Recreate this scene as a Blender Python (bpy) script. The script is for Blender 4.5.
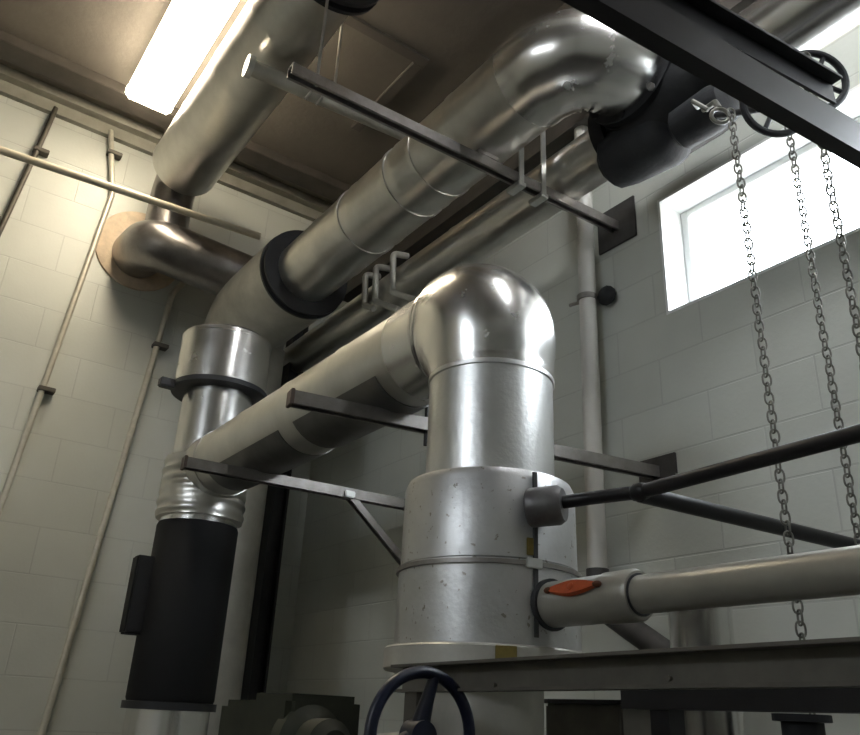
import bpy, bmesh, math, random
from mathutils import Vector, Matrix
random.seed(7)
C = bpy.context.scene.collection
for o in list(bpy.data.objects):
    bpy.data.objects.remove(o)
sc = bpy.context.scene
PI = math.pi
H = 1.6                      # eye height: every z below is measured from the camera

# ------------------------------------------------------------------ camera
cam_d = bpy.data.cameras.new('camera'); cam = bpy.data.objects.new('camera', cam_d); C.objects.link(cam)
R = [[0.8125871110108926, -0.5811813009350217, 0.043937255973114736],
     [0.2661531494820054, 0.3029453091700285, -0.9150883239735305],
     [0.5185216370025272, 0.7552830165542924, 0.40085268723668044]]
m = Matrix.Identity(4)
for i in range(3):
    m[i][0] = R[0][i]; m[i][1] = -R[1][i]; m[i][2] = -R[2][i]
m.translation = (0, 0, H)
cam.matrix_world = m
cam_d.sensor_fit = 'HORIZONTAL'; cam_d.sensor_width = 36.0; cam_d.lens = 36.0 * 800 / 860
cam_d.clip_start = 0.02
sc.camera = cam

# ------------------------------------------------------------------ world, lights, exposure
w = bpy.data.worlds.new('daylight'); sc.world = w; w.use_nodes = True
bg = w.node_tree.nodes['Background']
wt = w.node_tree                                   # bright overcast sky over darker ground
tc = wt.nodes.new('ShaderNodeTexCoord'); sx = wt.nodes.new('ShaderNodeSeparateXYZ'); rp = wt.nodes.new('ShaderNodeValToRGB')
rp.color_ramp.elements[0].position = 0.0; rp.color_ramp.elements[0].color = (0.16, 0.155, 0.14, 1)
rp.color_ramp.elements[1].position = 0.06; rp.color_ramp.elements[1].color = (0.86, 0.93, 1.0, 1)
wt.links.new(tc.outputs['Generated'], sx.inputs[0]); wt.links.new(sx.outputs['Z'], rp.inputs['Fac']); wt.links.new(rp.outputs['Color'], bg.inputs['Color'])
bg.inputs['Strength'].default_value = 10.0
sc.view_settings.view_transform = 'Standard'
sc.view_settings.look = 'None'
sc.view_settings.gamma = 1.0
sc.view_settings.exposure = 1.22

def portal(name, loc, direction, sx, sy):
    l = bpy.data.lights.new(name, 'AREA'); l.shape = 'RECTANGLE'; l.size = sx; l.size_y = sy
    l.cycles.is_portal = True
    o = bpy.data.objects.new(name, l); C.objects.link(o)
    o.location = (loc[0], loc[1], loc[2] + H)
    o.rotation_euler = Vector(direction).to_track_quat('-Z', 'Z').to_euler()
portal('window_daylight', (2.49, 0.55, 1.735), (-1, 0, 0), 2.5, 0.6)
portal('window_daylight', (-3.67, 0.6, 2.2), (1, 0, 0), 1.3, 0.7)  # portal for the added fill window opposite

# ------------------------------------------------------------------ materials
M = {}
def mat(name, col, rough=0.5, metal=0.0, var=0.0, vscale=8.0, bump=0.0, bscale=40.0, emit=None, estr=0.0, rvar=0.0, spots=None, stretch=None):
    mt = bpy.data.materials.new(name); mt.use_nodes = True
    nt = mt.node_tree; N = nt.nodes; L = nt.links
    b = N['Principled BSDF']
    b.inputs['Roughness'].default_value = rough; b.inputs['Metallic'].default_value = metal
    b.inputs['Base Color'].default_value = (*col, 1)
    if emit:
        b.inputs['Emission Color'].default_value = (*emit, 1); b.inputs['Emission Strength'].default_value = estr
    if var or bump or rvar or spots:
        geo = N.new('ShaderNodeNewGeometry')
        vec = geo.outputs['Position']
        if stretch:
            mp = N.new('ShaderNodeMapping'); mp.inputs['Scale'].default_value = stretch
            L.new(vec, mp.inputs['Vector']); vec = mp.outputs['Vector']
    out = None
    if var or rvar:
        n = N.new('ShaderNodeTexNoise'); n.inputs['Scale'].default_value = vscale; n.inputs['Detail'].default_value = 6
        n.inputs['Roughness'].default_value = 0.62
        L.new(vec, n.inputs['Vector'])
        r = N.new('ShaderNodeValToRGB'); r.color_ramp.elements[0].position = 0.3; r.color_ramp.elements[1].position = 0.72
        r.color_ramp.elements[0].color = (*[max(0, c * (1 - var)) for c in col], 1)
        r.color_ramp.elements[1].color = (*[min(1, c * (1 + var * 0.6)) for c in col], 1)
        L.new(n.outputs['Fac'], r.inputs['Fac']); out = r.outputs['Color']
        if rvar:
            mr = N.new('ShaderNodeMapRange'); mr.inputs['From Min'].default_value = 0.3; mr.inputs['From Max'].default_value = 0.7
            mr.inputs['To Min'].default_value = rough - rvar; mr.inputs['To Max'].default_value = rough + rvar
            L.new(n.outputs['Fac'], mr.inputs['Value']); L.new(mr.outputs['Result'], b.inputs['Roughness'])
    if spots:
        scol, sscale, thr = spots
        n2 = N.new('ShaderNodeTexNoise'); n2.inputs['Scale'].default_value = sscale; n2.inputs['Detail'].default_value = 3
        L.new(vec, n2.inputs['Vector'])
        r2 = N.new('ShaderNodeValToRGB'); r2.color_ramp.elements[0].position = thr; r2.color_ramp.elements[1].position = thr + 0.04
        r2.color_ramp.elements[0].color = (0, 0, 0, 1); r2.color_ramp.elements[1].color = (1, 1, 1, 1)
        L.new(n2.outputs['Fac'], r2.inputs['Fac'])
        mx = N.new('ShaderNodeMix'); mx.data_type = 'RGBA'
        L.new(r2.outputs['Color'], mx.inputs['Factor'])
        if out: L.new(out, mx.inputs['A'])
        else: mx.inputs['A'].default_value = (*col, 1)
        mx.inputs['B'].default_value = (*scol, 1); out = mx.outputs['Result']
    if out: L.new(out, b.inputs['Base Color'])
    if bump:
        n3 = N.new('ShaderNodeTexNoise'); n3.inputs['Scale'].default_value = bscale; n3.inputs['Detail'].default_value = 4
        L.new(vec, n3.inputs['Vector'])
        bp = N.new('ShaderNodeBump'); bp.inputs['Strength'].default_value = bump; bp.inputs['Distance'].default_value = 0.01
        L.new(n3.outputs['Fac'], bp.inputs['Height']); L.new(bp.outputs['Normal'], b.inputs['Normal'])
    M[name] = mt
    return mt

def block_mat(name, axis, course, length, z0, c1, c2, mortar):
    mt = bpy.data.materials.new(name); mt.use_nodes = True
    nt = mt.node_tree; N = nt.nodes; L = nt.links; b = N['Principled BSDF']
    b.inputs['Roughness'].default_value = 0.42
    geo = N.new('ShaderNodeNewGeometry'); sp = N.new('ShaderNodeSeparateXYZ'); L.new(geo.outputs['Position'], sp.inputs[0])
    cb = N.new('ShaderNodeCombineXYZ')
    ad = N.new('ShaderNodeMath'); ad.operation = 'SUBTRACT'; ad.inputs[1].default_value = z0
    L.new(sp.outputs['XYZ'.index(axis)], cb.inputs[0]); L.new(sp.outputs[2], ad.inputs[0]); L.new(ad.outputs[0], cb.inputs[1])
    br = N.new('ShaderNodeTexBrick'); br.inputs['Scale'].default_value = 1.0
    br.inputs['Brick Width'].default_value = length; br.inputs['Row Height'].default_value = course
    br.inputs['Mortar Size'].default_value = 0.0045; br.inputs['Mortar Smooth'].default_value = 0.6
    br.inputs['Color1'].default_value = (*c1, 1); br.inputs['Color2'].default_value = (*c2, 1); br.inputs['Mortar'].default_value = (*mortar, 1)
    L.new(cb.outputs[0], br.inputs['Vector'])
    n = N.new('ShaderNodeTexNoise'); n.inputs['Scale'].default_value = 2.2; n.inputs['Detail'].default_value = 7
    L.new(geo.outputs['Position'], n.inputs['Vector'])
    mr = N.new('ShaderNodeMapRange'); mr.inputs['To Min'].default_value = 0.82; mr.inputs['To Max'].default_value = 1.12
    L.new(n.outputs['Fac'], mr.inputs['Value'])
    mx = N.new('ShaderNodeMix'); mx.data_type = 'RGBA'; mx.blend_type = 'MULTIPLY'; mx.inputs['Factor'].default_value = 1
    L.new(br.outputs['Color'], mx.inputs['A']); L.new(mr.outputs['Result'], mx.inputs['B'])
    L.new(mx.outputs['Result'], b.inputs['Base Color'])
    n3 = N.new('ShaderNodeTexNoise'); n3.inputs['Scale'].default_value = 60; n3.inputs['Detail'].default_value = 5
    L.new(geo.outputs['Position'], n3.inputs['Vector'])
    h = N.new('ShaderNodeMath'); h.operation = 'MULTIPLY_ADD'; h.inputs[1].default_value = -1.0
    s = N.new('ShaderNodeMath'); s.operation = 'MULTIPLY'; s.inputs[1].default_value = 0.35
    L.new(n3.outputs['Fac'], s.inputs[0]); L.new(br.outputs['Fac'], h.inputs[0]); L.new(s.outputs[0], h.inputs[2])
    bp = N.new('ShaderNodeBump'); bp.inputs['Strength'].default_value = 0.28; bp.inputs['Distance'].default_value = 0.006
    L.new(h.outputs[0], bp.inputs['Height']); L.new(bp.outputs['Normal'], b.inputs['Normal'])
    M[name] = mt

BC = (0.54, 0.555, 0.51)
block_mat('block_left', 'X', 0.247, 0.50, H + 1.090, BC, (0.56, 0.575, 0.53), (0.49, 0.50, 0.465))
block_mat('block_right', 'Y', 0.188, 0.40, H + 1.11, BC, (0.56, 0.575, 0.53), (0.49, 0.50, 0.465))
mat('ceiling_paint', (0.165, 0.145, 0.122), 0.75, var=0.22, vscale=1.6, bump=0.2, bscale=30)
mat('ceiling_patch', (0.11, 0.098, 0.084), 0.75, var=0.2, vscale=2.5)
mat('dark_timber', (0.07, 0.06, 0.05), 0.6, var=0.3)
mat('floor_concrete', (0.05, 0.048, 0.045), 0.7, var=0.25, vscale=3)
mat('ledge_paint', (0.27, 0.26, 0.22), 0.6, var=0.2)
mat('white_paint', (0.80, 0.81, 0.80), 0.5)
mat('alu_bright', (0.80, 0.79, 0.77), 0.25, 1.0, var=0.06, vscale=9, bump=0.05, bscale=14, rvar=0.03)
mat('alu_dull', (0.66, 0.645, 0.61), 0.33, 1.0, var=0.12, vscale=7, bump=0.05, bscale=18, rvar=0.04)
mat('dark_reflection', (0.20, 0.195, 0.185), 0.42, 0.8, var=0.2, vscale=9)  # dark reflection under the middle pipe, put into the colour
mat('alu_hammered', (0.72, 0.72, 0.71), 0.38, 1.0, var=0.08, vscale=14, bump=0.10, bscale=90, rvar=0.03)
mat('alu_worn', (0.58, 0.58, 0.58), 0.42, 0.9, var=0.12, vscale=10, bump=0.10, bscale=60, rvar=0.03, spots=((0.30, 0.28, 0.25), 60, 0.655))
mat('jacket_grey', (0.52, 0.505, 0.455), 0.45, 0.3, var=0.2, vscale=6, bump=0.15, bscale=25)
mat('jacket_shade', (0.26, 0.25, 0.22), 0.55, 0.2, var=0.2, vscale=6)
mat('pipe_dark_silver', (0.34, 0.32, 0.31), 0.33, 0.9, var=0.3, vscale=7, bump=0.2, bscale=14)
mat('band_dark', (0.035, 0.036, 0.04), 0.5, 0.3, var=0.2)
mat('seam_dark', (0.05, 0.05, 0.05), 0.7)
mat('black_wrap', (0.006, 0.006, 0.007), 0.75, var=0.2, vscale=20)
mat('black_iron', (0.012, 0.013, 0.016), 0.7, 0.0, var=0.3, vscale=12, bump=0.2, bscale=40)
mat('black_steel', (0.022, 0.021, 0.023), 0.42, 0.4, var=0.3, vscale=9)
mat('strut_steel', (0.30, 0.28, 0.265), 0.42, 0.8, var=0.25, vscale=15)
mat('strut_rusty', (0.17, 0.13, 0.115), 0.6, 0.5, var=0.3, vscale=20)
mat('stub_grey', (0.16, 0.155, 0.155), 0.45, 0.6, var=0.3, vscale=25)
mat('plate_dark', (0.07, 0.066, 0.064), 0.6, 0.3, var=0.3, vscale=14)
mat('galv', (0.62, 0.62, 0.60), 0.35, 0.9, var=0.15, vscale=18)
mat('conduit', (0.56, 0.53, 0.45), 0.38, 0.35, var=0.15, vscale=20)
mat('conduit_dark', (0.10, 0.09, 0.075), 0.5, 0.5, var=0.2)
mat('cream_paint', (0.56, 0.51, 0.40), 0.45, var=0.08)
mat('jacket_silver', (0.62, 0.62, 0.64), 0.3, 0.6, var=0.12, vscale=12)
mat('pipe_cream', (0.36, 0.345, 0.30), 0.33, 0.3, var=0.12, vscale=10)
mat('pipe_white', (0.60, 0.58, 0.54), 0.45, var=0.08)
mat('plaster', (0.62, 0.50, 0.37), 0.85, var=0.2, vscale=15, bump=0.4, bscale=30)
mat('orange_red', (0.50, 0.085, 0.02), 0.45, var=0.2, vscale=60)
mat('rust', (0.13, 0.045, 0.02), 0.8, var=0.4, vscale=60)
mat('blue_enamel', (0.004, 0.008, 0.028), 0.4, var=0.2, vscale=20)
mat('green_iron', (0.022, 0.024, 0.012), 0.6, var=0.4, vscale=15)
mat('beam_grey', (0.125, 0.115, 0.097), 0.55, 0.2, var=0.25, vscale=12)
mat('yellow_tape', (0.22, 0.165, 0.035), 0.6, var=0.2, vscale=60)
mat('chain_steel', (0.20, 0.195, 0.17), 0.5, 0.4, var=0.3, vscale=60)
mat('tan_board', (0.42, 0.34, 0.2), 0.7, var=0.2)
mat('lamp_housing', (0.75, 0.74, 0.70), 0.5)
mat('fill_diffuser_white', (0.9, 0.9, 0.88), 0.4, emit=(0.95, 0.98, 1.0), estr=22.0)
mat('lamp_diffuser', (0.9, 0.88, 0.82), 0.4, emit=(1.0, 0.87, 0.66), estr=15.0)
g = bpy.data.materials.new('window_glass'); g.use_nodes = True; M['window_glass'] = g
gn = g.node_tree.nodes; gl = g.node_tree.links
gn.remove(gn['Principled BSDF'])
tr = gn.new('ShaderNodeBsdfTransparent'); gs = gn.new('ShaderNodeBsdfGlossy'); gs.inputs['Roughness'].default_value = 0.05
mxs = gn.new('ShaderNodeMixShader')
mxs.inputs[0].default_value = 0.05; gl.new(tr.outputs[0], mxs.inputs[1]); gl.new(gs.outputs[0], mxs.inputs[2])
gl.new(mxs.outputs[0], gn['Material Output'].inputs['Surface'])

# ------------------------------------------------------------------ mesh builder
def V(*a): return Vector(a[0]) if len(a) == 1 else Vector(a)
def basis(t, ref=None):
    t = t.normalized()
    if ref is None or abs(t.dot(ref)) > 0.98:
        ref = V(0, 0, 1) if abs(t.z) < 0.9 else V(1, 0, 0)
    n = (ref - t * ref.dot(t)).normalized()
    return n, t.cross(n)

class MB:
    def __init__(s): s.bm = bmesh.new()
    def rings(s, rings, caps=True, closed=False):
        vs = [[s.bm.verts.new(p) for p in r] for r in rings]
        k = len(vs[0]); n = len(vs)
        for i in range(n if closed else n - 1):
            a, b = vs[i], vs[(i + 1) % n]
            for j in range(k):
                s.bm.faces.new((a[j], a[(j + 1) % k], b[(j + 1) % k], b[j]))
        if caps and not closed:
            s.bm.faces.new(vs[0][::-1]); s.bm.faces.new(vs[-1])
        return s
    def tube(s, pts, r, seg=16, caps=True, rfun=None, ref=None):
        pts = [V(p) for p in pts]; rings = []; n = None
        for i, p in enumerate(pts):
            if i == 0: t = pts[1] - pts[0]
            elif i == len(pts) - 1: t = pts[-1] - pts[-2]
            else: t = (pts[i + 1] - p).normalized() + (p - pts[i - 1]).normalized()
            t.normalize()
            n, b = basis(t, n if n is not None else ref)
            rr = r[i] if isinstance(r, (list, tuple)) else r
            ring = []
            for j in range(seg):
                a = 2 * PI * j / seg
                q = rr * (rfun(i / (len(pts) - 1), a) if rfun else 1)
                ring.append(p + (n * math.cos(a) + b * math.sin(a)) * q)
            rings.append(ring)
        return s.rings(rings, caps)
    def lathe(s, o, d, prof, seg=40, caps=True, ref=None):
        o = V(o); d = V(d).normalized(); n, b = basis(d, ref)
        rings = [[o + d * t + (n * math.cos(2 * PI * j / seg) + b * math.sin(2 * PI * j / seg)) * r for j in range(seg)] for t, r in prof]
        return s.rings(rings, caps)
    def ring(s, o, d, r0, r1, t0, t1, seg=40):      # hollow ring r0<r1
        o = V(o); d = V(d).normalized(); n, b = basis(d)
        rr = [(t0, r0), (t0, r1), (t1, r1), (t1, r0)]
        rings = [[o + d * t + (n * math.cos(2 * PI * j / seg) + b * math.sin(2 * PI * j / seg)) * r for j in range(seg)] for t, r in rr]
        return s.rings(rings, False, True)
    def torus(s, o, d, Rr, r, seg=36, k=10):
        o = V(o); d = V(d).normalized(); n, b = basis(d); rings = []
        for i in range(seg):
            a = 2 * PI * i / seg; u = n * math.cos(a) + b * math.sin(a)
            rings.append([o + u * (Rr + r * math.cos(2 * PI * j / k)) + d * r * math.sin(2 * PI * j / k) for j in range(k)])
        return s.rings(rings, False, True)
    def box(s, lo, hi, bev=0.0):
        lo, hi = V(lo), V(hi)
        return s.obox((lo + hi) / 2, V(1, 0, 0), V(0, 1, 0), V(0, 0, 1), hi - lo, bev)
    def obox(s, c, x, y, z, size, bev=0.0):
        c = V(c); t = bmesh.new(); bmesh.ops.create_cube(t, size=1)
        mm = Matrix.Identity(4)
        for i in range(3): mm[i][0] = x[i] * size[0]; mm[i][1] = y[i] * size[1]; mm[i][2] = z[i] * size[2]; mm[i][3] = c[i]
        bmesh.ops.transform(t, matrix=mm, verts=t.verts)
        if bev: bmesh.ops.bevel(t, geom=t.edges[:], offset=bev, segments=2, affect='EDGES')
        me = bpy.data.meshes.new('t'); t.to_mesh(me); t.free(); s.bm.from_mesh(me); bpy.data.meshes.remove(me)
        return s
    def prism(s, p0, p1, prof, up=None):             # profile [(across, up)] swept from p0 to p1
        p0, p1 = V(p0), V(p1); d = (p1 - p0).normalized(); u, sd = basis(d, up or V(0, 0, 1))
        return s.rings([[p + sd * a + u * h for a, h in prof] for p in (p0, p1)])
    def channel(s, p0, p1, wd=0.042, ht=0.042, t=0.004, lip=0.01, up=None):   # open face away from 'up'
        a = wd / 2
        pr = [(-a, 0), (-a, ht), (a, ht), (a, 0), (a - lip, 0), (a - lip, t), (a - t, t), (a - t, ht - t), (-a + t, ht - t), (-a + t, t), (-a + lip, t), (-a + lip, 0)]
        return s.prism(p0, p1, pr, up)
    def ibeam(s, p0, p1, wd, ht, t=0.012, up=None):
        a = wd / 2; h = ht / 2; w2 = t / 2
        pr = [(-a, -h), (-a, -h + t), (-w2, -h + t), (-w2, h - t), (-a, h - t), (-a, h), (a, h), (a, h - t), (w2, h - t), (w2, -h + t), (a, -h + t), (a, -h)]
        return s.prism(p0, p1, pr, up)
    def blob(s, c, rad, sub=3, jit=0.0):
        t = bmesh.new(); bmesh.ops.create_icosphere(t, subdivisions=sub, radius=1)
        for v in t.verts:
            k = 1 + jit * math.sin(v.co.x * 5 + v.co.y * 4) * math.cos(v.co.z * 5)
            v.co = V(c) + V(v.co.x * rad[0] * k, v.co.y * rad[1] * k, v.co.z * rad[2] * k)
        me = bpy.data.meshes.new('t'); t.to_mesh(me); t.free(); s.bm.from_mesh(me); bpy.data.meshes.remove(me)
        return s
    def build(s, name, material, parent=None, ang=35, label=None):
        bmesh.ops.recalc_face_normals(s.bm, faces=s.bm.faces)
        lo = Vector([min(v.co[i] for v in s.bm.verts) for i in range(3)]); hi = Vector([max(v.co[i] for v in s.bm.verts) for i in range(3)])
        base = V((lo.x + hi.x) / 2, (lo.y + hi.y) / 2, lo.z)
        for v in s.bm.verts: v.co -= base
        me = bpy.data.meshes.new(name); s.bm.to_mesh(me); s.bm.free()
        me.polygons.foreach_set('use_smooth', [True] * len(me.polygons)); me.set_sharp_from_angle(angle=math.radians(ang))
        me.materials.append(M[material])
        o = bpy.data.objects.new(name, me); C.objects.link(o)
        o.location = base + V(0, 0, H)
        if parent:
            o.parent = parent; o.location -= wloc(parent)
        if label: o['label'] = label
        return o
def wloc(o):
    p = Vector(o.location)
    while o.parent: o = o.parent; p += Vector(o.location)
    return p
def thing(name, label, cat, loc, group=None):
    o = bpy.data.objects.new(name, None); o.empty_display_size = 0.05; C.objects.link(o)
    o.location = (loc[0], loc[1], loc[2] + H); o['label'] = label; o['category'] = cat
    if group: o['group'] = group
    return o
def tag(o, label, cat, group=None):
    o['label'] = label; o['category'] = cat
    if group: o['group'] = group
    return o
def struct(name, mb, material, parent=None):
    o = mb.build(name, material, parent); o['kind'] = 'structure'; return o
def arc(p_in, corner, p_out, rad, n=14):             # fillet between two straight legs
    p_in, corner, p_out = V(p_in), V(corner), V(p_out)
    u = (p_in - corner).normalized(); v = (p_out - corner).normalized()
    th = u.angle(v); d = rad / math.tan(th / 2)
    c = corner + (u + v).normalized() * (rad / math.sin(th / 2))
    a = corner + u * d - c; b = corner + v * d - c
    tot = a.angle(b); ax = a.cross(b).normalized()
    return [c + Matrix.Rotation(tot * i / n, 3, ax) @ a for i in range(n + 1)]
def bent(pts, rad, n=10):
    out = [V(pts[0])]
    for i in range(1, len(pts) - 1): out += arc(pts[i - 1], pts[i], pts[i + 1], rad, n)
    return out + [V(pts[-1])]
def jacket(o, d, length, r, sections, lip=0.003, seg=48):
    """cladding made of lapped sheets: each sheet slips over the next by a few millimetres"""
    prof = []; L = length / sections
    for i in range(sections):
        prof += [(i * L, r), (i * L + 0.0005, r + lip), (i * L + 0.012, r + lip), (i * L + 0.03, r + lip * 0.3), ((i + 1) * L - 0.001, r)]
    prof.append((length, r))
    return MB().lathe(o, d, prof, seg)

# ------------------------------------------------------------------ the room
XR, YL, ZC = 2.3, 4.7, 3.5
XB, YB, ZF = -3.6, -3.2, -H
W0, W1, WB, WT = -0.65, 1.747, 1.469, 2.0            # window opening in the right wall
T = 0.26
struct('floor', MB().box((XB - .2, YB - .2, ZF - .1), (XR + T, YL + .2, ZF)), 'floor_concrete')
struct('ceiling', MB().box((XB - .2, YB - .2, ZC), (XR + T, YL + .2, ZC + .12)), 'ceiling_paint')
struct('wall_left', MB().box((XB - .2, YL, ZF), (XR + T, YL + .2, ZC)), 'block_left')
mb = MB()
mb.box((XR, YB - .2, ZF), (XR + T, YL, WB)); mb.box((XR, YB - .2, WT), (XR + T, YL, ZC))
mb.box((XR, YB - .2, WB), (XR + T, W0, WT)); mb.box((XR, W1, WB), (XR + T, YL, WT))
struct('wall_right', mb, 'block_right')
mb = MB(); a0, a1, b0, b1 = 0.0, 1.2, 1.9, 2.5       # high window opposite, unseen, added to let in fill daylight
mb.box((XB - .2, YB, ZF), (XB, a0, ZC)); mb.box((XB - .2, a1, ZF), (XB, YL, ZC)); mb.box((XB - .2, a0, ZF), (XB, a1, b0)); mb.box((XB - .2, a0, b1), (XB, a1, ZC))
struct('wall_front', mb, 'block_right')
struct('wall_back', MB().box((XB, YB - .2, ZF), (XR, YB, ZC)), 'block_left')
# window in the right wall: white lined opening, frame bars, two panes
win = bpy.data.objects.new('window_1', None); C.objects.link(win); win.location = (XR + .13, (W0 + W1) / 2, WB + H); win['kind'] = 'structure'
mb = MB()
for lo, hi in (((XR - .002, W0, WB), (XR + .2, W0 + .012, WT)), ((XR - .002, W1 - .012, WB), (XR + .2, W1, WT)), ((XR - .002, W0 + .012, WB), (XR + .2, W1 - .012, WB + .012)), ((XR - .002, W0 + .012, WT - .012), (XR + .2, W1 - .012, WT))): mb.box(lo, hi)
struct('window_lining', mb, 'white_paint', win)
mb = MB(); x0, x1 = XR + .13, XR + .17
for lo, hi in (((x0, W0 + .012, WB + .012), (x1, W0 + .045, WT - .012)), ((x0, W1 - .045, WB + .012), (x1, W1 - .012, WT - .012)), ((x0, W0 + .045, WB + .012), (x1, W1 - .045, WB + .042)), ((x0, W0 + .045, WT - .042), (x1, W1 - .045, WT - .012)), ((x0, .52, WB + .042), (x1, .56, WT - .042))): mb.box(lo, hi, .003)
struct('window_frame', mb, 'white_paint', win)
struct('window_pane', MB().box((XR + .148, .56, WB + .042), (XR + .152, W1 - .045, WT - .042)), 'window_glass', win)
struct('window_pane', MB().box((XR + .148, W0 + .045, WB + .042), (XR + .152, .52, WT - .042)), 'window_glass', win)
# steel ledges and battens under the ceiling
struct('trim_1', MB().box((XB, 4.60, 3.44), (XR, YL, 3.5)).box((XB, 4.66, 3.36), (XR, YL, 3.44)), 'ledge_paint')
struct('trim_2', MB().box((XB, 4.30, 3.43), (XR, 4.46, 3.5), .004), 'dark_timber')
struct('trim_3', MB().box((1.15, 2.96, 3.48), (1.93, 3.03, 3.5), .004), 'ceiling_patch')
struct('trim_4', MB().box((1.86, 3.03, 3.48), (1.93, 3.75, 3.5), .004), 'ceiling_patch')
struct('trim_5', MB().box((2.22, YB, 2.60), (2.3, 4.30, 3.43)).box((2.18, YB, 2.56), (2.3, 4.30, 2.60)), 'dark_timber')

# ------------------------------------------------------------------ ceiling lamps: one in view, one added for fill
def lamp(x, y0, y1, z, label, glow='lamp_diffuser'):
    t = thing('ceiling_lamp', label, 'lamp', (x, (y0 + y1) / 2, z), None)
    MB().box((x - .12, y0 + .01, z + .07), (x + .12, y1 - .01, z + .10), .006).build('housing', 'lamp_housing', t)
    pr = [(-.135, .07), (-.135, .03), (-.11, .0), (.11, .0), (.135, .03), (.135, .07)]
    MB().prism((x, y0 + .03, z), (x, y1 - .03, z), pr).build('diffuser', glow, t)
    for a, b in ((y0, y0 + .03), (y1 - .03, y1)):
        MB().prism((x, a, z), (x, b, z), [(p * 1.03, q) for p, q in pr]).build('end_cap', glow, t)
    for y in (y0 + .25, y1 - .25):
        MB().box((x - .015, y - .015, z + .10), (x + .015, y + .015, ZC)).build('hanger', 'lamp_housing', t)
lamp(0.70, 2.65, 4.17, 3.31, 'glowing fluorescent lamp hanging under the ceiling beside the high pipe')
lamp(1.15, -0.75, 0.77, 3.31, 'whiter fluorescent fill lamp, added unseen above the camera beside the window wall', 'fill_diffuser_white')  # added lamp out of view, brightens the upper right wall

# ------------------------------------------------------------------ middle pipe: run, elbow and big vertical column
MX, MY, MZ, MR = 1.25, 1.53, 1.026, 0.150
t = thing('insulated_pipe', 'silver insulated pipe bending down into the thick central column', 'pipe', (MX, MY, ZF))
jacket((MX, 3.44, MZ), (0, -1, 0), 3.44 - 1.80, MR, 4).build('horizontal_jacket', 'alu_dull', t)
for ya, yb in ((2.60, 3.30), (1.93, 2.48)):  # dark sheets stand in for the dark reflection along the pipe's underside
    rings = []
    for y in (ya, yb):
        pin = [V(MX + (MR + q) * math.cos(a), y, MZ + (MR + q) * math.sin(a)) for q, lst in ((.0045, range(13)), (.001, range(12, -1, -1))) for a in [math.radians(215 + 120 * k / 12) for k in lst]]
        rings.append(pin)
    MB().rings(rings).build('lower_reflection_sheet', 'dark_reflection', t, label='thin darker sheet imitating the dark reflection under the pipe')
el = arc((MX, 3.4, MZ), (MX, MY, MZ), (MX, MY, 0), 0.205, 104)
def wr(s, a):     # puckered sheet on the inner side of the first third of the bend
    inner = max(0, math.cos(a)); side = abs(math.sin(a)); outer = max(0, -math.cos(a))
    return (1 + 0.075 * min(1, s / .6) + .36 * outer * math.sin(PI * min(1, s * 1.05)) ** 1.3 + .05 * side * math.sin(PI * s)) * (1 + 0.022 * (inner + .5 * side) * math.sin(s * 80) * math.exp(-((s - .16) / .10) ** 2))
MB().tube([V(MX, 1.86, MZ)] + el, MR + .004, 56, True, wr, V(0, 0, -1)).build('elbow_jacket', 'alu_bright', t)
zs = MZ - .205
MB().lathe((MX, MY, zs + .004), (0, 0, -1), [(0, .160), (0, .167), (.012, .167), (.014, .163), (.30, .163)], 64).build('column_jacket', 'alu_hammered', t)
MB().lathe((MX, MY, .545), (0, 0, -1), [(0, .162), (.012, .203), (.03, .211), (.215, .213), (.217, .210), (.225, .210), (.227, .216), (.396, .218)], 72).build('lower_jacket', 'alu_worn', t)
MB().ring((MX, MY, .318), (0, 0, 1), .212, .2225, -.005, .005, 72).build('strap_band', 'strut_steel', t)
# lap seam running down the right of the lower jacket, strap buckle, tape patches
def on_col(a, z, r): return V(MX + r * math.cos(a), MY + r * math.sin(a), z)
aS = math.radians(-101)
mb = MB(); mb.obox(on_col(aS, .345, .2175), V(-math.sin(aS), math.cos(aS), 0), V(math.cos(aS), math.sin(aS), 0), V(0, 0, 1), (.010, .006, .36)); mb.build('lap_seam', 'seam_dark', t)
mb = MB(); mb.obox(on_col(aS - .03, .318, .223), V(-math.sin(aS), math.cos(aS), 0), V(math.cos(aS), math.sin(aS), 0), V(0, 0, 1), (.04, .008, .022), .002); mb.build('strap_buckle', 'galv', t)
for a, z, ww, hh, rr in ((aS - .035, .355, .026, .038, .216), (math.radians(-120), .125, .045, .035, .241)):
    MB().obox(on_col(a, z, rr), V(-math.sin(a), math.cos(a), 0), V(math.cos(a), math.sin(a), 0), V(0, 0, 1), (ww, .004, hh), .001).build('tape_patch', 'yellow_tape', t, label='yellow tape patch')
MB().lathe((MX, MY, .15), (0, 0, -1), [(0, .21), (.004, .236), (.008, .24), (.05, .24), (.054, .236), (.054, .2)], 64).build('base_flange', 'jacket_grey', t)
MB().lathe((MX, MY, .102), (0, 0, -1), [(0, .13), (.4, .13), (.42, .2), (.5, .2), (.52, .13), (.102 + H, .13)], 40).build('stand_pipe', 'jacket_grey', t)
# branch stub with the black bar socket
MB().lathe((1.192, 1.318, .440), (.50, -.86, .03), [(0, .03), (0, .041), (.004, .044), (.068, .044), (.08, .036), (.08, .02)], 32).build('branch_stub', 'stub_grey', t)

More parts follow.
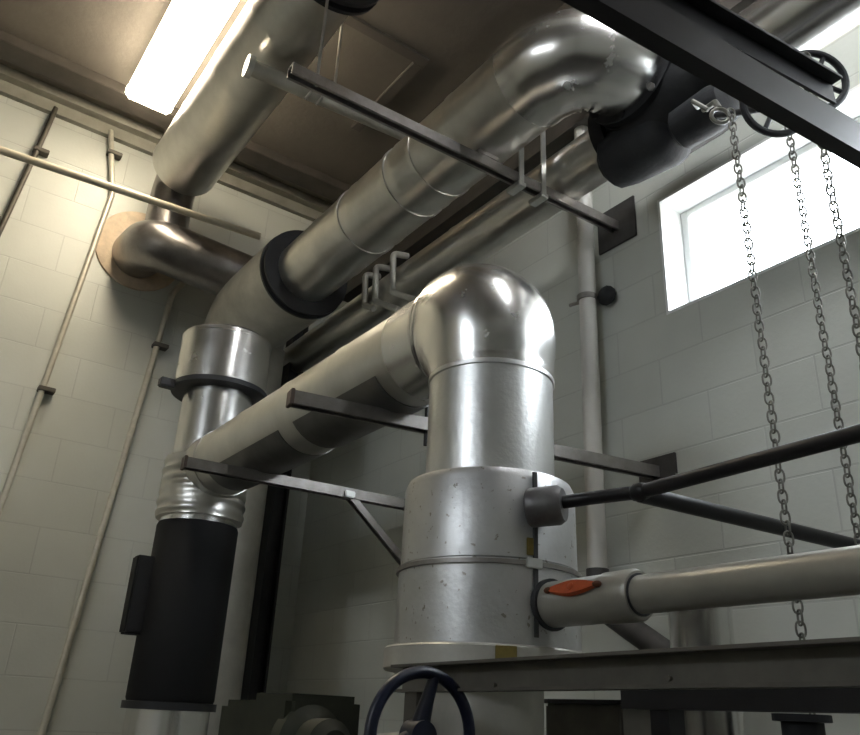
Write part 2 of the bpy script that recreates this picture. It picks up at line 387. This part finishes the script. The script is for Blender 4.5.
# ------------------------------------------------------------------ left vertical riser
RX, RY = 1.25, 3.66
t = thing('riser_pipe', 'left vertical insulated pipe with a wide silver collar and a black wrapped length', 'pipe', (RX, RY, ZF))
zc0, zc1 = 1.44, 1.71
MB().lathe((RX, RY, zc1), (0, 0, -1), [(0, .18), (0, .222), (.004, .226), (.02, .226), (.022, .223), (zc1 - zc0 - .02, .223), (zc1 - zc0 - .018, .227), (zc1 - zc0, .227)], 56).build('collar_jacket', 'alu_bright', t)
MB().lathe((RX, RY, zc0), (0, 0, -1), [(0, .17), (0, .234), (.024, .234), (.024, .17)], 56).build('collar_band', 'band_dark', t)
MB().box((RX - .30, RY - .02, zc0 - .045), (RX - .225, RY + .03, zc0), .006).build('clamp_lug', 'band_dark', t)
MB().lathe((RX, RY, zc1 + .012), (0, 0, -1), [(0, .12), (0, .205), (.014, .205)], 48).build('collar_rim', 'band_dark', t)
MB().lathe((RX, RY, zc0 - .03), (0, 0, -1), [(0, .17), (.28, .172), (.4, .18), (.52, .18)], 56).build('neck_jacket', 'alu_bright', t)
# wrinkled tee where the middle pipe joins
pts = [(RX, RY, 1.07 - i * .0085) for i in range(34)]
MB().tube(pts, .198, 56, True, lambda s, a: 1 + (.016 + .012 * math.sin(2 * a + s * 9)) * math.sin(s * 36 + 1.2 * math.sin(a)) * (1 if s > .15 else s / .15), V(1, 0, 0)).build('wrinkled_tee', 'alu_dull', t)
MB().tube([(RX, RY, MZ), (RX, 3.42, MZ)], MR + .006, 48).build('tee_branch', 'alu_dull', t)
MB().lathe((RX, RY, .80), (0, 0, -1), [(0, .176), (.04, .172), (.09, .172)], 56).build('shoulder_jacket', 'alu_bright', t)
MB().lathe((RX, RY, .765), (0, 0, -1), [(0, .15), (0, .180), (.012, .184), (.74, .184), (.752, .18), (.752, .15)], 56).build('black_wrap', 'black_wrap', t, label='matt black insulation wrap')
MB().lathe((RX, RY, .012), (0, 0, -1), [(0, .17), (0, .196), (.03, .196), (.03, .17)], 56).build('wrap_band', 'band_dark', t)
MB().lathe((RX, RY, -.018), (0, 0, -1), [(0, .172), (H - .018, .172)], 56).build('lower_jacket', 'alu_bright', t)
MB().box((RX - .255, RY - .03, .27), (RX - .165, RY + .05, .60), .008).build('damper_box', 'black_wrap', t)

# ------------------------------------------------------------------ top pipe
TX, TZ, TR, TY = 1.58, 2.195, 0.171, 1.46
t = thing('insulated_pipe', 'large silver insulated pipe running up under the ceiling to a wrinkled bend', 'pipe', (TX, 4.27, ZF))
jacket((TX, 3.56, TZ), (0, -1, 0), 3.56 - 1.68, TR, 5, .004).build('horizontal_jacket', 'alu_dull', t)
for y in (2.30, 2.50, 2.9):
    MB().ring((TX, y, TZ), (0, 1, 0), TR - .004, TR + .0055, -.011, .011, 56).build('strap_band', 'alu_dull', t)
el = arc((TX, 3, TZ), (TX, TY, TZ), (3, TY, TZ), 0.23, 90)
MB().tube([V(TX, 1.73, TZ)] + el, TR + .003, 56, True,
          lambda s, a: 1.03 - (.08 + .05 * math.sin(s * 50)) * max(0, math.cos(a)) ** 2 * math.exp(-((s - .55) / .22) ** 2) + .004 * math.sin(s * 23 + 3 * a), V(1, 0, 0)).build('elbow_jacket', 'alu_bright', t)
MB().lathe((TX, 3.58, TZ), (0, -1, 0), [(0, .2), (0, .256), (.014, .256), (.016, .23), (.04, .23), (.042, .25), (.055, .25), (.055, .19)], 56).build('flange_band', 'band_dark', t, label='dark ribbed flange band')
big = [V(TX, 3.58, TZ + .01), V(TX, 4.0, TZ + .02)] + arc((TX, 4.05, TZ + .02), (TX, 4.36, TZ + .02), (TX, 4.36, 0), .18, 14)
MB().tube(big, .25, 48, True).build('bend_jacket', 'jacket_grey', t)
MB().lathe((1.66, 4.36, TZ - .13), (0, 0, -1), [(0, .16), (.02, .19), (TZ - .13 + H, .19)], 40).build('drop_jacket', 'jacket_grey', t)

# ------------------------------------------------------------------ pipe through the left wall and the high pipe
t = thing('exhaust_pipe', 'dark silver bent pipe coming out of the plastered hole in the left wall', 'pipe', (0.93, YL, 2.3))
MB().lathe((0.943, YL, 2.64), (0, -1, 0), [(0, .275), (.012, .272), (.022, .25), (.022, .15)], 48).build('plaster_collar', 'plaster', t, label='round tan plaster collar on the wall')
pp = [V(0.93, YL, 2.60)] + arc((0.93, YL, 2.60), (0.93, 4.36, 2.53), (1.56, 4.20, 2.42), .15, 14) + [V(1.56, 4.20, 2.40)]
MB().tube(pp, .155, 40).build('bend', 'pipe_dark_silver', t)
t = thing('insulated_pipe', 'grey insulated pipe nearest the ceiling, beside the lamp', 'pipe', (1.01, 2.5, 2.87))
UX, UZ, UR = 1.01, 3.07, .2
jacket((UX, 4.26, UZ), (0, -1, 0), 6.78, UR, 14, .003).build('horizontal_jacket', 'alu_dull', t)
MB().tube([V(UX, 4.20, UZ)] + arc((UX, 3, UZ), (UX, 4.43, UZ), (UX, 4.43, 2), .17, 16) + [V(UX, 4.43, 2.60)], .13, 40).build('drop_bend', 'pipe_dark_silver', t)
MB().lathe((UX, 2.42, UZ), (0, -1, 0), [(0, .2), (0, .262), (.02, .262), (.022, .235), (.05, .235), (.052, .262), (.075, .262), (.075, .2)], 48).build('flange_band', 'band_dark', t)
for y in (1.2, -1.2):
    MB().tube([(UX, y, UZ + .15), (UX, y, ZC)], .012, 10).build('hanger_rod', 'galv', t)

# ------------------------------------------------------------------ header pipe along the right wall with the black valve
PX, PZ, PR = 2.0, 2.11, .107
t = thing('insulated_pipe', 'grey pipe along the right wall behind the elbow, ending at the black valve', 'pipe', (PX, 3, PZ - PR))
jacket((PX, YL, PZ), (0, -1, 0), YL - 1.66, PR, 6, .003).build('far_jacket', 'alu_dull', t)
jacket((PX, 1.13, PZ), (0, -1, 0), 3.6, PR + .02, 8, .003).build('near_jacket', 'alu_bright', t)
for y, z, dy in ((3.08, 1.98, .32), (3.25, 2.0, .24), (3.36, 2.02, .1)):
    MB().tube(bent([(1.95, y + .02, 2.24), (1.86, y + .02, 2.22), (1.86, y, z), (1.86, y - dy, z - .2 * dy / .32)], .03), .017, 12).build('drain_tube', 'jacket_grey', t)
valve = t = thing('butterfly_valve', 'black cast iron valve between the top bend and the wall pipe, before the window', 'valve', (1.95, 1.4, 1.8))
MB().lathe((1.812, TY, TZ), (1, 0, 0), [(0, .15), (0, .205), (.025, .205), (.025, .17), (.04, .17), (.04, .205), (.065, .205), (.065, .14), (.18, .14)], 40).build('flange_pair', 'black_iron', t)
MB().lathe((PX, 1.66, PZ), (0, -1, 0), [(0, .12), (.06, .15), (.14, .19), (.36, .19), (.46, .14), (.52, .12)], 20).build('valve_body', 'black_iron', t)
MB().lathe((PX, 1.66, PZ), (0, 1, 0), [(-.03, .10), (-.03, .16), (.03, .16), (.03, .10)], 32).build('end_flange', 'black_iron', t)
MB().lathe((PX, 1.16, PZ), (0, 1, 0), [(-.03, .10), (-.03, .17), (.03, .17), (.03, .10)], 32).build('end_flange', 'black_iron', t)
MB().lathe((1.955, 1.70, 1.985), (.1, -1, -.06), [(0, .07), (.03, .105), (.10, .115), (.26, .115), (.30, .10), (.33, .06)], 14).build('gear_case', 'black_iron', t)
MB().tube([(1.96, 1.46, 2.1), (1.96, 1.46, 1.93)], .06, 20).build('stem_neck', 'black_iron', t)
MB().lathe((1.93, 1.36, 1.905), (.02, -1, .03), [(0, .05), (.02, .075), (.16, .08), (.20, .07), (.22, .04)], 12).build('actuator_case', 'black_iron', t)
MB().tube([(1.95, 1.25, 2.05), (1.935, 1.235, 1.88)], .04, 16).build('stem_neck', 'black_iron', t)
for k in range(8):
    a = 2 * PI * k / 8 + .2
    MB().lathe((1.805, TY + .185 * math.cos(a), TZ + .185 * math.sin(a)), (1, 0, 0), [(0, .014), (.08, .014)], 6).build('flange_bolt', 'galv' if k in (3, 4, 5) else 'black_iron', t)

# ------------------------------------------------------------------ strut channels and brackets
t = thing('strut_channel', 'upper steel strut channel crossing under the top pipe to the wall plate', 'bracket', (1.5, 2.0, 1.95))
MB().channel((.75, 2.012, 1.96), (2.29, 1.968, 1.96)).build('channel', 'strut_steel', t)
MB().box((1.53, 1.965, 2.002), (1.63, 2.01, 2.026), .003).build('pipe_shoe', 'strut_steel', t)
MB().box((2.288, 1.86, 1.89), (2.299, 2.07, 2.09), .002).build('wall_plate', 'plate_dark', t)
for x, z1 in ((1.86, 2.62), (1.74, 2.62)):
    MB().box((x - .012, 1.955, 1.94), (x + .012, 1.961, z1)).build('hanger_strap', 'galv', t)
    MB().box((x - .012, 1.95, 2.60), (2.18, 1.961, 2.62)).build('strap_arm', 'galv', t)
    MB().box((x - .02, 1.95, 1.935), (x + .02, 2.03, 1.955), .003).build('strap_clip', 'galv', t)
MB().tube([(.85, 2.01, 1.97), (.85, 2.01, ZC)], .006, 8).build('hanger_rod', 'galv', t)

def bracket(p0, p1, label, brace=None, plate=None, rod=None):
    t = thing('strut_bracket', label, 'bracket', (p1[0], p1[1], p1[2]))
    MB().channel(p0, p1).build('channel', 'strut_steel', t)
    e = MB(); d = (V(p1) - V(p0)).normalized()
    e.obox(V(p0) + d * .006 + V(0, 0, .021), d, d.cross(V(0, 0, 1)), V(0, 0, 1), (.012, .05, .05), .002); e.build('end_cap', 'strut_rusty', t)
    if plate: MB().box((2.288, plate[0], plate[2]), (2.299, plate[1], plate[3]), .002).build('wall_plate', 'plate_dark', t)
    if brace:
        MB().channel(brace[0], brace[1], .032, .03, .004, .008, V(1, 0, 1)).build('diagonal_brace', 'strut_steel', t)
        MB().obox(V(brace[0]) + V(0, 0, .012), V(1, 0, 0), V(0, 1, 0), V(0, 0, 1), (.05, .06, .03), .004).build('brace_clip', 'galv', t)
    if rod:
        MB().lathe(rod, (0, 0, 1), [(0, .007), (.16, .007)], 10).build('bolt', 'plate_dark', t)
bracket((.92, 2.078, .836), (2.29, 1.846, .836), 'steel strut bracket under the middle of the middle pipe, reaching the dark wall plate', plate=(1.755, 1.925, .815, .915), rod=(1.37, 2.0, .79))
bracket((.919, 2.986, .836), (2.29, 2.89, .836), 'steel strut bracket with a diagonal brace under the far end of the middle pipe', brace=((1.62, 2.935, .838), (2.29, 2.89, .26)), plate=(2.8, 2.98, .2, .9))
t = thing('pipe_support', 'short grey support tube under the ceiling pipe, left of the top pipe', 'bracket', (1.3, 2.9, 2.75))
MB().tube([(.90, 2.93, 2.79), (1.80, 2.86, 2.79)], .04, 20).build('tube', 'jacket_grey', t)
MB().lathe((.875, 2.932, 2.79), (1, -.08, 0), [(0, .04), (0, .055), (.03, .055), (.03, .04)], 20).build('end_cap', 'galv', t)
for x in (1.18, 1.24):
    MB().tube([(x, 2.84, 2.83), (x, 2.84, 2.735), (x, 2.90, 2.735)], .008, 8).build('u_bolt', 'galv', t)
MB().tube([(1.32, 2.89, 2.8), (1.32, 2.89, ZC)], .008, 8).build('hanger_rod', 'galv', t)

# ------------------------------------------------------------------ wall pipes and conduits
t = thing('white_pipe', 'slim off-white vertical pipe clipped to the right wall left of the window', 'pipe', (2.25, 2.1, .4))
MB().tube([(2.235, 2.10, .50), (2.235, 2.09, 2.6)], .036, 24).build('pipe', 'pipe_white', t)
MB().tube([(2.235, 2.10, .53)] + arc((2.235, 2.10, .53), (2.235, 2.10, .40), (2.235, 1.6, .10), .12, 10) + [V(2.235, 1.6, .10)], .042, 20).build('lower_bend', 'plate_dark', t)
MB().ring((2.235, 2.098, 1.665), (0, 0, 1), .034, .044, -.012, .012, 24).build('clamp_ring', 'strut_steel', t)
MB().tube([(2.235, 2.14, 1.665), (2.235, 2.20, 1.675)], .008, 8).build('clamp_screw', 'strut_steel', t)
MB().blob((2.27, 2.02, 1.66), (.03, .045, .045), 2).build('wall_spacer', 'black_iron', t)

def conduit(pts, r, clips, label, m_='conduit'):
    t = thing('wall_conduit', label, 'conduit', (pts[-1][0], pts[-1][1], pts[-1][2]), 'conduits on the left wall')
    MB().tube(bent(pts, .08) if len(pts) > 2 else pts, r, 14).build('tube', m_, t)
    for z in clips:
        for a, b in zip(pts, pts[1:]):
            if min(a[2], b[2]) <= z <= max(a[2], b[2]):
                k = (z - a[2]) / (b[2] - a[2]); x = a[0] + (b[0] - a[0]) * k
                MB().box((x - r - .006, YL - r * 2 - .026, z - .013), (x + .066, YL, z + .013), .003).build('clip', 'conduit_dark', t)
                break
cy = YL - .035
conduit([(.262, cy, 3.40), (.245, cy, 3.2), (.16, cy, 2.40), (-.06, cy, -H)], .016, (3.06,), 'thin dark conduit farthest left on the left wall', 'conduit_dark')
conduit([(.60, cy, 3.40), (.70, cy, 2.95), (.535, cy, .92), (.36, cy, -H)], .017, (3.24, 1.585), 'thin pale conduit on the left wall just left of the plaster collar')
conduit([(1.42, cy, 2.68), (1.262, cy, 2.55), (1.185, cy, 2.40), (.975, cy, -.16), (.86, cy, -H)], .019, (2.03,), 'pale conduit with a bent top on the left wall beside the riser')
t = tag(MB().tube([(-1.2, 3.9, 2.43), (.037, 3.9, 2.478), (1.42, 3.9, 2.545)], .0205, 16).build('cream_pipe', 'cream_paint'), 'thin cream pipe crossing in front of the left wall below the lamp', 'pipe')
# steel corner post
t = thing('steel_post', 'dark steel post standing in the corner behind the riser', 'post', (1.95, 4.42, ZF))
MB().ibeam((1.965, 4.42, ZF + .02), (1.965, 4.42, 2.5), .10, .10, .014, V(1, 0, 0)).build('post', 'black_steel', t)
MB().box((1.86, 4.32, ZF), (2.07, 4.52, ZF + .02), .003).build('base_plate', 'black_steel', t)

# ------------------------------------------------------------------ cream branch pipe towards the camera, with the orange handle
t = thing('branch_pipe', 'pale horizontal pipe from the column base with an orange handle', 'pipe', (MX, 1.0, .2))
BZ = .236
MB().tube([(MX, 1.07, BZ), (MX, -.6, BZ)], .0366, 28).build('pipe', 'pipe_cream', t)
MB().lathe((MX, 1.335, BZ), (0, -1, 0), [(0, .035), (0, .046), (.005, .048), (.19, .048), (.192, .0505), (.262, .0505), (.27, .046), (.27, .03)], 36).build('sleeve', 'pipe_cream', t)
MB().lathe((MX, 1.326, BZ), (0, -1, 0), [(0, .045), (0, .055), (.02, .055), (.02, .045)], 32).build('end_flange', 'band_dark', t)
MB().ring((MX, 1.066, BZ), (0, 1, 0), .034, .041, -.003, .003, 28).build('seal_ring', 'band_dark', t)
n = V(-.93, 0, .36).normalized(); up = V(.36, 0, .93).normalized()
o0 = V(MX, 1.198, BZ) + n * .052
mb = MB(); prof = []
for i in range(13):
    s = -1 + i / 6; hw = .015 * (1 - abs(s) ** 1.6) + .003
    prof.append((s * .07, hw))
mb.rings([[o0 + V(0, y, 0) + up * h + n * q for h, q in ((-hw, 0), (-hw * .8, .008), (hw * .8, .008), (hw, 0))] for y, hw in prof])
h = mb.build('handle', 'orange_red', t, label='orange red painted handle')
mb = MB()
mb.lathe(o0 + V(0, 0, 0), n, [(0, .008), (.010, .008), (.011, .006)], 12); mb.build('handle_nut', 'orange_red', h)
for s in (-1, 1):
    MB().blob(o0 + V(0, s * .069, 0) + n * .004, (.007, .012, .007), 2).build('handle_tip', 'rust', h)

# black bars beside the column
t = thing('black_bar', 'black bar from the column stub that forks towards the wall below the window', 'bar', (1.33, 1.1, .45))
bz = .446
MB().tube(bent([(1.222, 1.262, .446), (1.25, 1.19, .449), (1.277, 1.074, bz), (1.247, .597, bz), (1.19, -.6, bz)], .05), .0145, 18).build('near_bar', 'black_steel', t)
MB().tube([(1.277, 1.074, bz - .004), (2.3, 1.015, bz - .004)], .018, 18).build('wall_bar', 'black_steel', t)
MB().blob((1.278, 1.074, bz), (.022, .03, .02), 2).build('joint', 'black_steel', t)

# ------------------------------------------------------------------ black beams overhead
def p_at(a, b, x): k = (x - a[0]) / (b[0] - a[0]); return tuple(a[i] + (b[i] - a[i]) * k for i in range(3))
A0, A1 = (.685, .653, 1.04), (1.419, .587, 1.04)
t = thing('steel_beam', 'lower black steel beam crossing overhead in front of the window', 'beam', p_at(A0, A1, 1))
a, b = V(p_at(A0, A1, -1.2)), V(p_at(A0, A1, 2.3))
MB().prism(a, b, [(0, 0), (0, .006), (.026, .006), (.026, .08), (.032, .08), (.032, 0)]).build('angle', 'black_steel', t)
MB().obox(b - V(.006, 0, -.03), V(1, 0, 0), V(0, 1, 0), V(0, 0, 1), (.012, .16, .14), .002).build('wall_plate', 'black_steel', t)
for x in (-.9,):
    q = p_at(A0, A1, x); MB().tube([(q[0], q[1], q[2] + .01), (q[0], q[1], ZC)], .008, 8).build('hanger_rod', 'galv', t)
B0, B1 = (1.009, .585, 1.2), (1.345, .560, 1.225)
t = thing('steel_beam', 'upper black steel beam overhead, ending in front of the chain wheels', 'beam', p_at(B0, B1, 1))
a, b = V(p_at(B0, B1, -1.2)), V(p_at(B0, B1, 1.36))
MB().prism(a, b, [(-.03, -.052), (-.03, 0), (.0, 0), (.0, -.006), (-.024, -.006), (-.024, -.052)]).build('angle', 'black_steel', t)
for x in (-.9, .2):
    q = p_at(B0, B1, x); MB().tube([(q[0], q[1], q[2] - .01), (q[0], q[1], ZC)], .008, 8).build('hanger_rod', 'galv', t)

# ------------------------------------------------------------------ chain wheels and chains
def wheel(c, n, r, stem):
    t = MB().torus(c, n, r, .010, 36, 10).build('chain_wheel', 'black_iron', valve)
    nn, bb = basis(V(n))
    for k in range(4):
        u = nn * math.cos(k * PI / 2 + .4) + bb * math.sin(k * PI / 2 + .4)
        MB().tube([V(c) + u * .012, V(c) + u * (r - .004)], .007, 8).build('spoke', 'black_iron', t)
    MB().lathe(V(c) - V(n).normalized() * .02, n, [(0, .022), (.04, .022)], 16).build('hub', 'black_iron', t)
    MB().tube([c, stem], .011, 12).build('stem', 'black_iron', t)
wheel((1.70, .883, 1.563), (.55, .80, .15), .085, (1.90, 1.20, 1.85))
wheel((1.735, .785, 1.60), (.55, .80, .15), .085, (1.97, 1.10, 2.02))
g_ = MB().torus((1.60, .985, 1.545), (.6, .8, 0), .024, .006, 24, 8).build('chain_guide', 'chain_steel', valve)
MB().tube(bent([(1.60, .985, 1.57), (1.64, 1.02, 1.64), (1.86, 1.2, 1.86)], .03), .009, 10).build('arm', 'chain_steel', g_)
MB().tube([(1.57, 1.0, 1.56), (1.55, 1.03, 1.60), (1.60, 1.05, 1.62)], .007, 8).build('hook', 'chain_steel', g_)

def link_mesh():
    mb = MB(); pts = []; w_, l_, r_ = .0095, .0150, .0024
    n_ = 20; ring = []
    for i in range(n_):
        a = 2 * PI * i / n_
        x = w_ * math.copysign(abs(math.cos(a)) ** .8, math.cos(a)); z = l_ * math.copysign(abs(math.sin(a)) ** .8, math.sin(a))
        ring.append(V(x, 0, z))
    rings = []
    for i in range(n_):
        tn = (ring[(i + 1) % n_] - ring[i - 1]).normalized(); u = V(0, 1, 0); s_ = tn.cross(u)
        rings.append([ring[i] + (s_ * math.cos(2 * PI * j / 8) + u * math.sin(2 * PI * j / 8)) * r_ for j in range(8)])
    mb.rings(rings, False, True)
    return mb
proto = None
def chain(x, y, z1, z0, yaw, label):
    global proto
    t = thing('chain', label, 'chain', (x, y, z0), 'hanging valve chains')
    z = z1; k = 0
    while z > z0 and k < 99:
        if proto is None:
            o = link_mesh().build('link', 'chain_steel'); proto = o
            o.data.transform(Matrix.Translation((0, 0, -.0184)))
        else:
            o = proto.copy(); C.objects.link(o)
        o.parent = t; o.location = (random.uniform(-.0012, .0012), random.uniform(-.0012, .0012), z - z0)
        o.rotation_euler = (0, 0, yaw + (PI / 2 if k % 2 else 0))
        z -= .0225; k += 1
    return t
YAW = -.6
chain(1.565, .932, 1.50, -.62, YAW, 'left steel chain hanging from the bright guide below the black valve')
chain(1.76, .886, 1.52, .10, YAW, 'middle steel chain hanging in front of the window')
chain(1.60, .732, 1.56, .20, YAW, 'right steel chain, nearest the right edge of the photo')

# ------------------------------------------------------------------ low beams, handwheel valve and small pipes at the bottom
t = thing('channel_beam', 'grey-brown channel beam running along the bottom, in front of the column base', 'beam', (.93, .6, .04))
MB().prism((.93, 1.42, .046), (.93, -.6, .066), [(-.02, -.003), (-.02, .047), (.015, .047), (.015, .042), (-.015, .042), (-.015, .002), (.015, .002), (.015, -.003)]).build('channel', 'beam_grey', t)
for y in (.74, 1.1):
    MB().lathe((.918, y, .062 if y < 1 else .055), (-1, 0, 0), [(0, .004), (.006, .004)], 6).build('bolt', 'beam_grey', t)
for y in (1.36, -.4):
    MB().box((.925, y - .02, ZF), (.96, y + .02, .046)).build('leg', 'beam_grey', t)
t = thing('channel_beam', 'dark second beam just below and behind the grey-brown channel beam', 'beam', (1.34, .3, .03))
MB().channel((1.20, 1.06, .030), (1.20, -.6, .040), .05, .032).build('channel', 'black_steel', t)
for y in (.98, -.4):
    MB().box((1.18, y - .02, ZF), (1.22, y + .02, .034)).build('leg', 'black_steel', t)
t = thing('vertical_pipe', 'short silver vertical pipe below the pale branch pipe', 'pipe', (1.42, 1.06, ZF))
MB().lathe((1.42, 1.06, .25), (0, 0, -1), [(0, .05), (.006, .062), (.03, .064), (.034, .062), (.25 + H, .062)], 36).build('jacket', 'alu_bright', t)
MB().ring((1.42, 1.06, .055), (0, 0, 1), .06, .067, -.006, .006, 32).build('strap_band', 'galv', t)
tag(MB().lathe((1.50, 1.715, .055), (0, 0, -1), [(0, .012), (.004, .022), (.06 + H, .022)], 20).build('thin_pipe', 'pipe_white'), 'thin off-white pipe standing behind the beam right of the blue handwheel', 'pipe')
t = thing('control_box', 'grey-brown metal box below the beam between the thin pipe and the silver pipe', 'box', (1.56, 1.5, ZF))
MB().box((1.55, 1.40, -.35), (1.72, 1.66, .048), .006).build('body', 'beam_grey', t)
MB().box((1.53, 1.385, .048), (1.73, 1.675, .058), .002).build('lid', 'black_steel', t)
MB().box((1.60, 1.45, ZF), (1.68, 1.6, -.35)).build('pedestal', 'black_steel', t)
t = thing('gate_valve', 'black flanged valve right of the short silver pipe at the bottom', 'valve', (1.50, .9, ZF))
MB().lathe((1.45, .885, .035), (0, 0, -1), [(0, .035), (0, .05), (.012, .05), (.013, .036), (.15, .036), (.2, .05), (.3, .05)], 24).build('body', 'black_iron', t)
MB().tube([(1.45, .885, -.2), (1.45, .885, ZF)], .045, 20).build('pipe', 'black_iron', t)
t = thing('handwheel_valve', 'blue handwheel on a dark green valve at the bottom edge', 'valve', (.85, 1.5, ZF))
hc = V(.85, 1.21, -.03)
MB().torus(hc, (0, 1, 0), .102, .0105, 48, 12).build('handwheel_rim', 'blue_enamel', t, label='dark blue enamelled wheel rim')
for k in range(3):
    a = math.radians(78 + 120 * k); u = V(math.cos(a), 0, math.sin(a))
    MB().tube([hc + u * .015 + V(0, .012, 0), hc + u * .06 + V(0, .006, 0), hc + u * .098], [.017, .012, .010], 12).build('handwheel_spoke', 'blue_enamel', t)
MB().lathe(hc + V(0, -.012, 0), (0, 1, 0), [(0, .012), (.004, .026), (.04, .028), (.05, .016)], 24).build('hub', 'blue_enamel', t)
MB().tube([hc, hc + V(0.01, .35, -.03)], .012, 12).build('stem', 'galv', t)
MB().lathe((.86, 1.52, -.06), (0, 1, 0), [(0, .03), (.02, .05), (.08, .05), (.1, .075), (.14, .075), (.16, .05), (.2, .05)], 28).build('bonnet', 'green_iron', t)
MB().box((.80, 1.62, -.25), (.98, 1.83, .035), .015).build('body', 'green_iron', t)
MB().box((.83, 1.80, -.22), (1.0, 2.06, .02), .015).build('actuator', 'green_iron', t)
MB().tube([(.9, 1.75, -.2), (.9, 1.75, ZF)], .06, 24).build('pipe', 'green_iron', t)
